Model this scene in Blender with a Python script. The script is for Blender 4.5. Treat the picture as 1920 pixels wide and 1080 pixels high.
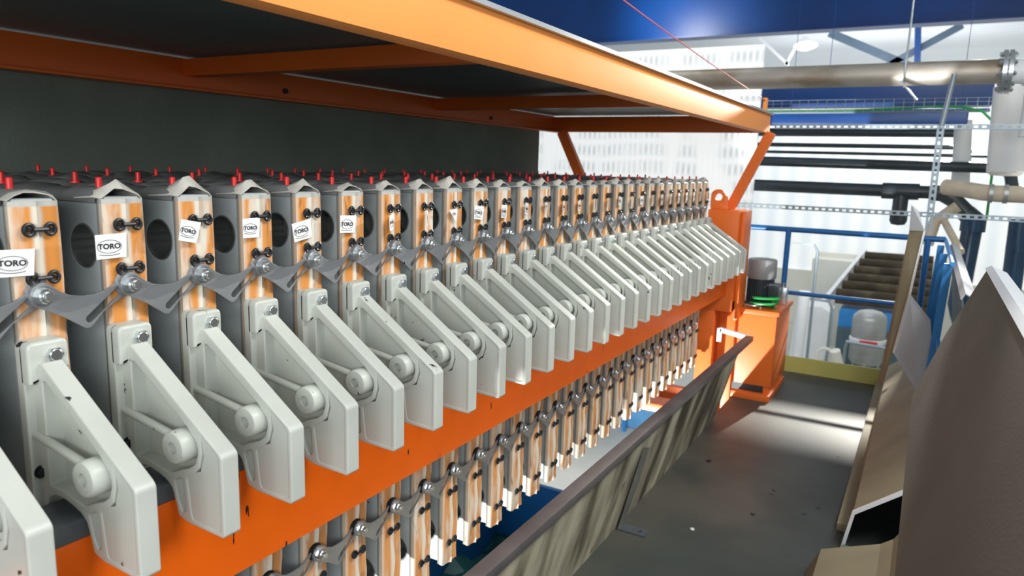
import bpy, bmesh, math, random
from mathutils import Vector, Matrix
for o in list(bpy.data.objects): bpy.data.objects.remove(o)
SC = bpy.context.scene
COL = SC.collection
R3 = math.radians

# ---------------------------------------------------------------- camera
cam_d = bpy.data.cameras.new('camera')
cam_d.sensor_width = 36.0
cam_d.lens = 36.0 * 1356 / 1920
cam_d.clip_start = 0.02; cam_d.clip_end = 200
cam = bpy.data.objects.new('camera', cam_d); COL.objects.link(cam)
RX = ((0.86613823, 0.10966452, -0.48762512), (0.49894821, -0.1326318, 0.8564225), (0.02924456, -0.98507995, -0.16959439))
cam.matrix_world = Matrix([[r[0], -r[1], -r[2], 0.0] for r in RX] + [[0, 0, 0, 1]])
cam_d.dof.use_dof = True; cam_d.dof.focus_distance = 1.75; cam_d.dof.aperture_fstop = 5.0
SC.camera = cam

# ---------------------------------------------------------------- world, exposure
w = bpy.data.worlds.new('world'); SC.world = w; w.use_nodes = True
bg = w.node_tree.nodes['Background']
bg.inputs[0].default_value = (0.86, 0.94, 1.0, 1); bg.inputs[1].default_value = 0.42
SC.view_settings.view_transform = 'Standard'; SC.view_settings.look = 'None'
SC.view_settings.exposure = 0.0; SC.view_settings.gamma = 1.0
SC.view_settings.use_curve_mapping = False

# ---------------------------------------------------------------- hall lamps and added fill lights
def area(name, loc, target, size, power, col=(1, 1, 1)):
    l = bpy.data.lights.new(name, 'AREA'); l.shape = 'RECTANGLE'; l.size, l.size_y = size; l.energy = power; l.color = col
    o = bpy.data.objects.new(name, l); COL.objects.link(o); o.location = loc
    o.rotation_euler = (Vector(target) - Vector(loc)).to_track_quat('-Z', 'Y').to_euler(); return o
def spot(name, loc, target, power, angle, blend=.2, radius=.05, col=(1, 1, 1)):
    l = bpy.data.lights.new(name, 'SPOT'); l.energy = power; l.spot_size = R3(angle); l.spot_blend = blend
    l.shadow_soft_size = radius; l.color = col
    o = bpy.data.objects.new(name, l); COL.objects.link(o); o.location = loc
    o.rotation_euler = (Vector(target) - Vector(loc)).to_track_quat('-Z', 'Y').to_euler(); return o
area('hall_area_light', (1.4, 2.0, 2.2), (-.9, 2.4, -.2), (3.4, .6), 120, (1, .985, .96))
area('side_key_light', (1.25, -2.1, .55), (-1.2, 1.3, -.3), (2.6, .8), 100, (.98, 1, 1))  # added key light, brightens the plate sides and handle tips
area('hall_area_light', (-.55, -1.7, .10), (-1.5, 2.0, -.35), (1.3, .8), 10)  # added eye-level fill behind the camera, not a ceiling fixture
area('hall_area_light', (-2.0, 12.6, 2.0), (-2.2, 16, -.5), (4.0, .6), 45)
area('hall_area_light', (-3.0, 6.2, 1.6), (-3.2, 7.6, .4), (3.0, .4), 9)  # added to brighten the translucent partition
area('ceiling_fill_light', (-1.0, 15.0, 1.2), (-1, 15.5, 2.6), (4, 1), 80)  # added to lighten the far ceiling, no lamp stands here
area('hall_area_light', (-1.0, 17.2, 2.3), (-1.2, 19, -1.5), (5.0, .8), 60)
area('ground_area_light', (-1.0, 11.5, -1.2), (-1, 14.5, -3.4), (3, .6), 22)  # area light aimed at the ground-floor plant
spot('bay_light', (-3.9, 10.6, 2.2), (-3.7, 12, 2.35), 150, 110, 1, .35)
spot('bay_light', (.35, 11.4, 1.95), (-.40, 4.0, -1.55), 4800, 34, .6, .07, (1, .95, .85))
spot('below_floor_spot', (-2.35, -.6, -3.7), (-1.4, 2.1, -1.25), 1500, 28, .3, .05)  # this and the next: unseen spots lighting the plate bottoms from below
spot('below_floor_spot', (-2.35, 1.5, -3.7), (-1.3, 4.5, -1.2), 2400, 26, .3, .05)
spot('below_floor_spot', (-2.9, 5.9, -1.7), (-3.2, 8.4, -3.9), 320, 80, .5, .2)  # added to brighten the pit floor and the light blue box

# ---------------------------------------------------------------- materials
def nt(m): return m.node_tree.nodes, m.node_tree.links
def mat(name, col, rough=.5, metal=0., var=.12, scale=5., col2=None, amt=.5, scale2=3., stretch=(1, 1, 1), spots=None, spot_scale=40., spot_t=.68, bump=0., bscale=60., emit=None, estr=0., alpha=None):
    m = bpy.data.materials.new(name); m.use_nodes = True; N, L = nt(m)
    b = N['Principled BSDF']; b.inputs['Roughness'].default_value = rough; b.inputs['Metallic'].default_value = metal
    tc = N.new('ShaderNodeTexCoord'); oi = N.new('ShaderNodeObjectInfo')
    mp = N.new('ShaderNodeMapping'); mp.inputs['Scale'].default_value = stretch; L.new(tc.outputs['Object'], mp.inputs[0])
    mw = N.new('ShaderNodeMath'); mw.operation = 'MULTIPLY'; mw.inputs[1].default_value = 37.; L.new(oi.outputs['Random'], mw.inputs[0])
    def noise(sc, det=4):
        n = N.new('ShaderNodeTexNoise'); n.noise_dimensions = '4D'; n.inputs['Scale'].default_value = sc; n.inputs['Detail'].default_value = det
        L.new(mp.outputs[0], n.inputs['Vector']); L.new(mw.outputs[0], n.inputs['W']); return n
    def ramp(src, a, c):
        r = N.new('ShaderNodeMapRange'); r.interpolation_type = 'SMOOTHSTEP'; r.inputs[1].default_value = a; r.inputs[2].default_value = c
        L.new(src, r.inputs[0]); return r.outputs[0]
    def mix(f, a, c):
        x = N.new('ShaderNodeMix'); x.data_type = 'RGBA'
        if f is not None: L.new(f, x.inputs[0])
        for s, v in ((6, a), (7, c)):
            if isinstance(v, tuple): x.inputs[s].default_value = (*v, 1)
            else: L.new(v, x.inputs[s])
        return x.outputs[2]
    n1 = noise(scale)
    lo = tuple(c * (1 - var) for c in col); hi = tuple(min(1, c * (1 + var)) for c in col)
    c = mix(ramp(n1.outputs['Fac'], .3, .7), lo, hi)
    if col2: c = mix(ramp(noise(scale2, 6).outputs['Fac'], 1 - amt - .12, 1 - amt + .12), c, col2)
    if spots: c = mix(ramp(noise(spot_scale, 3).outputs['Fac'], spot_t, spot_t + .03), c, spots)
    L.new(c, b.inputs['Base Color'])
    if bump:
        bp = N.new('ShaderNodeBump'); bp.inputs['Strength'].default_value = bump; bp.inputs['Distance'].default_value = .002
        L.new(noise(bscale, 5).outputs['Fac'], bp.inputs['Height']); L.new(bp.outputs[0], b.inputs['Normal'])
    if emit: b.inputs['Emission Color'].default_value = (*emit, 1); b.inputs['Emission Strength'].default_value = estr
    if alpha is not None: b.inputs['Alpha'].default_value = alpha
    return m
M = {}
M['plate'] = mat('grey_polypropylene', (.40, .44, .45), .45, var=.2, scale=4, spots=(.015, .02, .02), spot_scale=26, spot_t=.72, bump=.1)
M['cast'] = mat('pale_cast_plastic', (.53, .56, .51), .38, var=.06, scale=6, spots=(.03, .03, .028), spot_scale=30, spot_t=.695, bump=.12, bscale=30)
M['orange'] = mat('orange_paint', (.88, .135, .002), .42, var=.05, scale=2, stretch=(1, 1, .25), spots=(.03, .012, .008), spot_scale=50, spot_t=.68)
M['orange_clean'] = mat('orange_gloss_paint', (.72, .14, .014), .42, var=.06, scale=2)
M['glare_orange'] = mat('orange_with_glare', (.93, .33, .07), .55, var=.05, scale=2)  # press orange made lighter, glare on the fascia is painted in
M['brace'] = mat('slate_blue_paint', (.10, .15, .21), .45, .2)
M['link'] = mat('brushed_steel', (.40, .42, .44), .42, .75, var=.1, scale=8, spots=(.02, .02, .02), spot_scale=34, spot_t=.70)
M['zinc'] = mat('zinc_bolt', (.62, .66, .68), .25, .9, var=.1, scale=30)
M['black'] = mat('black_rubber', (.012, .016, .02), .35, var=.2)
M['red'] = mat('red_rubber', (.75, .02, .02), .4, var=.1)
M['flap'] = mat('filter_cloth', (.50, .49, .44), .8, var=.15, scale=20, bump=.3, bscale=200)
M['topcloth'] = mat('dark_filter_cloth', (.17, .18, .18), .75, var=.3, scale=5)
M['tag'] = mat('white_tag', (.85, .86, .86), .6, var=.02)
M['ink'] = mat('dark_ink', (.02, .02, .03), .6, var=0.)
M['rail'] = mat('grey_slide_rail', (.13, .15, .17), .4, .3, var=.15, spots=(.01, .01, .01), spot_scale=40, spot_t=.7)
M['canopy'] = mat('canopy_sheet', (.13, .18, .185), .5, var=.15, scale=2)
M['curtain'] = mat('woven_curtain', (.15, .18, .15), .9, var=.15, scale=3, bump=.8, bscale=90)
M['edge'] = mat('galvanised_sheet', (.55, .6, .64), .35, .6, var=.08)
M['trough'] = mat('caked_sheet', (.62, .58, .43), .85, var=.15, scale=4, col2=(.075, .06, .035), amt=.50, scale2=5, stretch=(.5, 1, .25), spots=(.04, .04, .03), spot_scale=30, spot_t=.7, bump=.3)
M['troughrail'] = mat('dull_steel', (.135, .125, .125), .5, .3, var=.15, scale=8)
M['liner'] = mat('dark_port_shade', (.13, .14, .13), .6, var=.2)  # dark tone that paints the shade inside the plate holes
M['stay'] = mat('grey_stay', (.22, .22, .20), .6, .2, var=.2, scale=8)
M['floor'] = mat('concrete_floor', (.052, .063, .058), .55, var=.28, scale=1.6, col2=(.105, .10, .08), amt=.42, scale2=1.3, spots=(.008, .008, .008), spot_scale=11, spot_t=.70, bump=.15)
M['tan'] = mat('tan_sheet', (.148, .145, .115), .8, var=.1, scale=3, bump=.5, bscale=160, spots=(.12, .11, .09), spot_scale=60, spot_t=.7)
M['tan2'] = mat('ochre_sheet', (.30, .26, .165), .7, var=.15, scale=3)
M['greysheet'] = mat('pale_grey_sheet', (.47, .50, .53), .5, var=.05, scale=3)
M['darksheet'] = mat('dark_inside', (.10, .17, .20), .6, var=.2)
M['blue'] = mat('blue_paint', (.008, .12, .36), .35, var=.06)
M['brightblue'] = mat('bright_and_lit_blue', (.04, .30, .75), .4, var=.08)  # trough's own blue; on the side railing its brightness is painted-in light
M['beamblue'] = mat('deep_blue_beam', (.001, .06, .27), .38, var=.25, scale=.8)
M['olive'] = mat('olive_paint', (.44, .46, .13), .6, var=.1, scale=3)
M['steelpipe'] = mat('stained_steel_pipe', (.50, .46, .40), .5, .6, var=.15, scale=3, col2=(.30, .24, .17), amt=.42, scale2=5, stretch=(.5, 1, 1))
M['blackpipe'] = mat('dark_pipe', (.035, .05, .06), .3, var=.15)
M['navypipe'] = mat('navy_pipe', (.02, .06, .12), .25, var=.15)
M['galv'] = mat('galvanised_channel', (.30, .36, .40), .4, .5, var=.1)
M['white'] = mat('white_paint', (.85, .87, .88), .5, var=.03)
M['cream'] = mat('cream_wall', (.80, .79, .70), .6, var=.06, scale=1)
M['beige'] = mat('beige_pipe', (.66, .57, .44), .5, var=.12, scale=6)
M['green'] = mat('green_hose', (.01, .27, .05), .4, var=.1)
M['motorgrey'] = mat('grey_motor', (.30, .31, .31), .5, .2, var=.1)
M['vessel'] = mat('vessel_steel', (.42, .43, .42), .4, .5, var=.1)
M['brown'] = mat('brown_slats', (.06, .045, .025), .9, var=.4, scale=3, col2=(.14, .115, .07), amt=.35, scale2=3)
M['pink'] = mat('red_cord', (.85, .15, .15), .5, var=.05)
M['yellow'] = mat('yellow_plastic', (.8, .85, .05), .4, var=.05)
M['binblue'] = mat('scuffed_blue_bin', (.01, .15, .42), .5, var=.15, scale=3, col2=(.01, .02, .05), amt=.35, scale2=2.5)
M['teal'] = mat('wet_sludge_sheet', (.03, .12, .11), .25, var=.5, scale=6)

def cloth_mat():
    m = bpy.data.materials.new('stained_filter_cloth'); m.use_nodes = True; N, L = nt(m)
    b = N['Principled BSDF']; b.inputs['Roughness'].default_value = .8
    tc = N.new('ShaderNodeTexCoord'); oi = N.new('ShaderNodeObjectInfo')
    sp = N.new('ShaderNodeSeparateXYZ'); L.new(tc.outputs['Object'], sp.inputs[0])
    mp = N.new('ShaderNodeMapping'); mp.inputs['Scale'].default_value = (1, 1, .22); L.new(tc.outputs['Object'], mp.inputs[0])
    mw = N.new('ShaderNodeMath'); mw.operation = 'MULTIPLY'; mw.inputs[1].default_value = 51.; L.new(oi.outputs['Random'], mw.inputs[0])
    def noise(sc):
        n = N.new('ShaderNodeTexNoise'); n.noise_dimensions = '4D'; n.inputs['Scale'].default_value = sc; n.inputs['Detail'].default_value = 3
        L.new(mp.outputs[0], n.inputs['Vector']); L.new(mw.outputs[0], n.inputs['W']); return n.outputs['Fac']
    def rng(src, a, c, lo=0., hi=1.):
        r = N.new('ShaderNodeMapRange'); r.interpolation_type = 'SMOOTHSTEP'
        for i, v in enumerate((a, c, lo, hi)): r.inputs[i + 1].default_value = v
        L.new(src, r.inputs[0]); return r.outputs[0]
    def math_(op, a, c=None):
        x = N.new('ShaderNodeMath'); x.operation = op
        for i, v in enumerate((a, c)):
            if v is None: continue
            if isinstance(v, (int, float)): x.inputs[i].default_value = v
            else: L.new(v, x.inputs[i])
        return x.outputs[0]
    def mix(f, a, c):
        x = N.new('ShaderNodeMix'); x.data_type = 'RGBA'; L.new(f, x.inputs[0])
        for s, v in ((6, a), (7, c)):
            if isinstance(v, tuple): x.inputs[s].default_value = (*v, 1)
            else: L.new(v, x.inputs[s])
        return x.outputs[2]
    y = math_('ABSOLUTE', math_('SUBTRACT', sp.outputs[1], .040))
    band = rng(y, .003, .012)                       # the clean seam in the middle
    edge = rng(y, .030, .039, 1., .35)
    stain = math_('MULTIPLY', math_('MULTIPLY', rng(noise(26.), .31, .53), band), edge)
    topz = rng(sp.outputs[2], .75, 1.08, .9, 1.)   # weaker low down on the cloth
    stain = math_('MULTIPLY', stain, topz)
    c = mix(stain, (.70, .66, .56), (.66, .26, .05))
    dark = math_('MULTIPLY', rng(noise(60.), .56, .72), .75)
    c = mix(math_('MULTIPLY', dark, band), c, (.22, .10, .035))
    cap = rng(sp.outputs[2], 1.208, 1.211)
    c = mix(cap, c, (.50, .50, .46))
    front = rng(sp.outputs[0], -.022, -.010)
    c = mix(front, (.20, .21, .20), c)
    L.new(c, b.inputs['Base Color']); return m
M['cloth'] = cloth_mat()

def sheet_mat(name, col, line, scale, axis, rough=.5, emit=0., grid=0.):
    """corrugated / ribbed sheet: fine parallel ribs as real bump plus slight tint"""
    m = bpy.data.materials.new(name); m.use_nodes = True; N, L = nt(m); b = N['Principled BSDF']
    b.inputs['Roughness'].default_value = rough
    tc = N.new('ShaderNodeTexCoord'); wv = N.new('ShaderNodeTexWave'); wv.bands_direction = axis; wv.inputs['Scale'].default_value = scale
    wv.inputs['Distortion'].default_value = .6; wv.inputs['Detail'].default_value = 2
    L.new(tc.outputs['Object'], wv.inputs['Vector'])
    x = N.new('ShaderNodeMix'); x.data_type = 'RGBA'; L.new(wv.outputs['Fac'], x.inputs[0])
    x.inputs[6].default_value = (*line, 1); x.inputs[7].default_value = (*col, 1)
    if grid:
        w2 = N.new('ShaderNodeTexWave'); w2.bands_direction = 'Z'; w2.inputs['Scale'].default_value = grid; w2.inputs['Distortion'].default_value = 1.2; L.new(tc.outputs['Object'], w2.inputs['Vector'])
        nn = N.new('ShaderNodeTexNoise'); nn.inputs['Scale'].default_value = 1.7; mp = N.new('ShaderNodeMapping'); mp.inputs['Scale'].default_value = (1.6, 1, .5); L.new(tc.outputs['Object'], mp.inputs[0]); L.new(mp.outputs[0], nn.inputs['Vector'])
        m1 = N.new('ShaderNodeMath'); m1.operation = 'MAXIMUM'; L.new(wv.outputs['Fac'], m1.inputs[0]); L.new(w2.outputs['Fac'], m1.inputs[1])
        m2 = N.new('ShaderNodeMapRange'); m2.inputs[1].default_value = .44; m2.inputs[2].default_value = .58; L.new(nn.outputs['Fac'], m2.inputs[0])
        m3 = N.new('ShaderNodeMath'); m3.operation = 'MAXIMUM'; L.new(m1.outputs[0], m3.inputs[0]); L.new(m2.outputs[0], m3.inputs[1])
        L.new(m3.outputs[0], x.inputs[0])
    L.new(x.outputs[2], b.inputs['Base Color'])
    bp = N.new('ShaderNodeBump'); bp.inputs['Strength'].default_value = .3; bp.inputs['Distance'].default_value = .01
    L.new(wv.outputs['Fac'], bp.inputs['Height']); L.new(bp.outputs[0], b.inputs['Normal'])
    if emit:
        L.new(x.outputs[2], b.inputs['Emission Color']); b.inputs['Emission Strength'].default_value = emit
    return m
M['translucent'] = sheet_mat('translucent_daylight_sheet', (.93, .95, .94), (.58, .63, .65), 5.2, 'X', emit=.42, grid=1.7)
M['backwall'] = sheet_mat('daylight_wall_panel', (.92, .94, .92), (.78, .83, .86), .7, 'X', emit=.42)
M['ceiling'] = sheet_mat('ribbed_ceiling', (.80, .84, .88), (.55, .60, .66), 1.4, 'Y')
M['ground'] = mat('pale_ground_floor', (.55, .55, .50), .6, var=.15, scale=.7)
M['glass'] = mat('lamp_glass', (1, 1, 1), .3, emit=(1, 1, 1), estr=6.)

# ---------------------------------------------------------------- mesh helpers
def circ(cx, cy, r, n=20, a0=0., a1=2 * math.pi):
    full = abs(a1 - a0 - 2 * math.pi) < 1e-6
    return [(cx + r * math.cos(a0 + (a1 - a0) * i / (n if full else n - 1)), cy + r * math.sin(a0 + (a1 - a0) * i / (n if full else n - 1))) for i in range(n)]
def rounded(pts, r, n=4):
    """round the corners of a closed polygon"""
    out = []
    k = len(pts)
    for i in range(k):
        p = Vector(pts[i]); a = Vector(pts[i - 1]) - p; c = Vector(pts[(i + 1) % k]) - p
        rr = r[i] if isinstance(r, (list, tuple)) else r
        d = min(rr, a.length * .45, c.length * .45)
        p0 = p + a.normalized() * d; p1 = p + c.normalized() * d
        if d < 1e-5: out.append(tuple(p)); continue
        for j in range(n + 1):
            t = j / n; q = (1 - t) ** 2 * p0 + 2 * t * (1 - t) * p + t * t * p1
            out.append((q.x, q.y))
    return out
def frame_of(d):
    d = Vector(d).normalized(); u = d.cross(Vector((0, 0, 1)))
    if u.length < 1e-4: u = Vector((1, 0, 0))
    u.normalize(); return d, u, d.cross(u).normalized()
class MB:
    def __init__(s): s.bm = bmesh.new()
    def add(s, verts, faces):
        vs = [s.bm.verts.new(v) for v in verts]
        for f in faces:
            try: s.bm.faces.new([vs[i] for i in f])
            except ValueError: pass
        return s
    def box(s, x0, x1, y0, y1, z0, z1, bev=0.):
        b = bmesh.new(); bmesh.ops.create_cube(b, size=1)
        for v in b.verts:
            v.co = Vector(((x0 + x1) / 2 + v.co.x * (x1 - x0), (y0 + y1) / 2 + v.co.y * (y1 - y0), (z0 + z1) / 2 + v.co.z * (z1 - z0)))
        if bev: bmesh.ops.bevel(b, geom=b.edges[:], offset=bev, segments=2, profile=.6, affect='EDGES')
        return s.merge(b)
    def merge(s, b, mtx=None):
        b.verts.index_update()
        vs = [s.bm.verts.new(mtx @ v.co if mtx else v.co) for v in b.verts]
        for f in b.faces:
            try: s.bm.faces.new([vs[v.index] for v in f.verts])
            except ValueError: pass
        b.free(); return s
    def bar(s, p0, p1, w, h, bev=0.):
        """rectangular bar between two points; w across (horizontal), h the other way"""
        p0 = Vector(p0); p1 = Vector(p1); d, u, v = frame_of(p1 - p0); L = (p1 - p0).length
        b = bmesh.new(); bmesh.ops.create_cube(b, size=1)
        for q in b.verts: q.co = Vector((q.co.x * w, q.co.y * h, q.co.z * L))
        if bev: bmesh.ops.bevel(b, geom=b.edges[:], offset=bev, segments=2, affect='EDGES')
        m = Matrix((u, v, d)).transposed().to_4x4(); m.translation = (p0 + p1) / 2
        return s.merge(b, m)
    def cyl(s, p0, p1, r, n=20, r1=None, cap=True):
        p0 = Vector(p0); p1 = Vector(p1); d, u, v = frame_of(p1 - p0); r1 = r if r1 is None else r1
        vs = []
        for p, q in ((p0, r), (p1, r1)):
            for i in range(n):
                a = 2 * math.pi * i / n; vs.append(p + (u * math.cos(a) + v * math.sin(a)) * q)
        fs = [(i, (i + 1) % n, n + (i + 1) % n, n + i) for i in range(n)]
        if cap: fs += [tuple(range(n))[::-1], tuple(range(n, 2 * n))]
        return s.add(vs, fs)
    def lathe(s, p, d, prof, n=24):
        """prof: (radius, distance along d)"""
        p = Vector(p); d, u, v = frame_of(d); vs = []
        for r, t in prof:
            for i in range(n):
                a = 2 * math.pi * i / n; vs.append(p + d * t + (u * math.cos(a) + v * math.sin(a)) * max(r, 1e-5))
        fs = []
        for k in range(len(prof) - 1):
            for i in range(n): fs.append((k * n + i, k * n + (i + 1) % n, (k + 1) * n + (i + 1) % n, (k + 1) * n + i))
        fs += [tuple(range(n))[::-1], tuple(range((len(prof) - 1) * n, len(prof) * n))]
        return s.add(vs, fs)
    def tube(s, pts, r, n=10, closed=False):
        pts = [Vector(p) for p in pts]; k = len(pts); vs = []; pu = None
        for i, p in enumerate(pts):
            a = pts[(i - 1) % k] if closed or i > 0 else p; c = pts[(i + 1) % k] if closed or i < k - 1 else p
            d = (c - a).normalized()
            if pu is None: _, pu, _ = frame_of(d)
            u = (pu - d * pu.dot(d)).normalized(); v = d.cross(u); pu = u
            for j in range(n):
                t = 2 * math.pi * j / n; vs.append(p + (u * math.cos(t) + v * math.sin(t)) * r)
        fs = []
        for i in range(k if closed else k - 1):
            for j in range(n): fs.append((i * n + j, i * n + (j + 1) % n, ((i + 1) % k) * n + (j + 1) % n, ((i + 1) % k) * n + j))
        if not closed: fs += [tuple(range(n))[::-1], tuple(range((k - 1) * n, k * n))]
        return s.add(vs, fs)
    def shape(s, outer, holes, depth, plane, pos, bev=0.):
        """flat outline with holes, thickened by depth around pos on the plane's normal"""
        cu = bpy.data.curves.new('outline', 'CURVE'); cu.dimensions = '2D'; cu.fill_mode = 'BOTH'
        cu.extrude = max(depth / 2 - bev, 1e-5); cu.bevel_depth = bev; cu.offset = -bev; cu.bevel_resolution = 1
        for pl in [outer] + list(holes):
            sp = cu.splines.new('POLY'); sp.points.add(len(pl) - 1); sp.use_cyclic_u = True
            for q, pt in zip(sp.points, pl): q.co = (pt[0], pt[1], 0, 1)
        ob = bpy.data.objects.new('outline', cu); COL.objects.link(ob)
        me = bpy.data.meshes.new_from_object(ob.evaluated_get(bpy.context.evaluated_depsgraph_get()))
        b = bmesh.new(); b.from_mesh(me); bmesh.ops.remove_doubles(b, verts=b.verts[:], dist=1e-6)
        for v in b.verts:
            x, y, z = v.co
            v.co = (x, pos - z, y) if plane == 'xz' else ((pos + z, x, y) if plane == 'yz' else (x, y, pos + z))
        bpy.data.objects.remove(ob); bpy.data.curves.remove(cu); bpy.data.meshes.remove(me)
        return s.merge(b)
    def strip(s, pts2, t, plane, a, b):
        """open polyline sheet (profile in plane xz swept along y from a to b), thickness t"""
        up = []; k = len(pts2)
        for i, p in enumerate(pts2):
            p = Vector(p); q0 = Vector(pts2[max(i - 1, 0)]); q1 = Vector(pts2[min(i + 1, k - 1)]); d = (q1 - q0).normalized()
            up.append((p.x - d.y * t, p.y + d.x * t))
        poly = list(pts2) + up[::-1]; n = len(poly)
        vs = [(x, a, z) for x, z in poly] + [(x, b, z) for x, z in poly]
        fs = [(i, (i + 1) % n, n + (i + 1) % n, n + i) for i in range(n)]
        for i in range(k - 1):
            fs += [(i, i + 1, n - 2 - i, n - 1 - i), (n + i, n + n - 1 - i, n + n - 2 - i, n + i + 1)]
        return s.add(vs, fs)
    def build(s, name, m, parent=None, smooth=35, loc=None):
        org = Vector(loc) if loc is not None else (Vector(parent['_o']) if parent is not None else Vector((0, 0, 0)))
        bmesh.ops.recalc_face_normals(s.bm, faces=s.bm.faces[:])
        me = bpy.data.meshes.new(name)
        for v in s.bm.verts: v.co -= org
        s.bm.to_mesh(me); s.bm.free()
        if smooth:
            for p in me.polygons: p.use_smooth = True
            me.set_sharp_from_angle(angle=R3(smooth))
        me.materials.append(m if isinstance(m, bpy.types.Material) else M[m])
        o = bpy.data.objects.new(name, me); COL.objects.link(o); o['_o'] = list(org)
        if parent is not None:
            o.parent = parent; o.location = org - Vector(parent['_o'])
        else: o.location = org
        return o
def wn(o):
    m = o.modifiers.new('weighted', 'WEIGHTED_NORMAL'); m.keep_sharp = True; m.weight = 80; return o
def tag(o, label, cat=None, group=None, kind=None):
    o['label'] = label
    if cat: o['category'] = cat
    if group: o['group'] = group
    if kind: o['kind'] = kind
    return o
def empty(name, loc, label, cat, group=None):
    o = bpy.data.objects.new(name, None); COL.objects.link(o); o.location = loc; o.empty_display_size = .05; o['_o'] = list(loc)
    return tag(o, label, cat, group)
def struct(o): o['kind'] = 'structure'; return o
def copy_tree(o, parent=None):
    c = o.copy(); COL.objects.link(c); c.parent = parent
    for ch in list(o.children): copy_tree(ch, c)
    return c
def bolt_head(mb, p, d, r, h, washer=True):
    p = Vector(p); d = Vector(d).normalized()
    if washer: mb.cyl(p, p + d * h * .25, r * 1.25, 20)
    mb.cyl(p, p + d * h, r, 6); mb.cyl(p + d * h, p + d * h * 1.12, r * .82, 16, r * .7)

ORD = 'first second third fourth fifth sixth seventh eighth ninth tenth eleventh twelfth thirteenth fourteenth fifteenth sixteenth seventeenth eighteenth nineteenth twentieth twenty-first twenty-second twenty-third twenty-fourth twenty-fifth twenty-sixth twenty-seventh twenty-eighth twenty-ninth'.split()
PITCH = .1494; Y0 = .590; XF = -1.245; ZB = -1.300
rnd = random.Random(7)

# ================================================================ SETTING
FZ = -1.55
b = MB(); b.box(-1.05, 3.2, -2.5, 5.88, FZ - .12, FZ); struct(b.build('floor', 'floor', smooth=0))
b = MB(); b.box(-9, 6, -4, 22, -4.1, -3.9); g = struct(b.build('floor_ground', 'ground', smooth=0))
b = MB(); b.box(-9, 6, 20, 20.2, -3.9, 2.62); struct(b.build('wall_back', 'backwall', smooth=0))
b = MB(); b.box(2.6, 2.75, 6.5, 20, -3.9, 2.62); struct(b.build('wall_right', 'cream', smooth=0))
b = MB(); b.box(-9, 2.75, 12.0, 20.2, 2.62, 2.75); b.box(-9, 2.75, 5.0, 12.0, 3.3, 3.4); b.box(-9, 2.75, 12.0, 12.1, 2.7, 3.4); struct(b.build('ceiling', 'ceiling', smooth=0))
b = MB(); b.box(-9, 2.6, 19.9, 20, -3.9, -2.5); struct(b.build('trim_1', 'cream', smooth=0))
b = MB(); b.box(-1.12, -.15, 5.885, 5.91, FZ - .14, -1.43); struct(b.build('trim_2', 'olive', smooth=0))
b = MB(); b.box(-6.0, -1.565, 7.6, 7.65, -1.5, 1.22); struct(b.build('wall_left', 'translucent', smooth=0))

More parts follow.
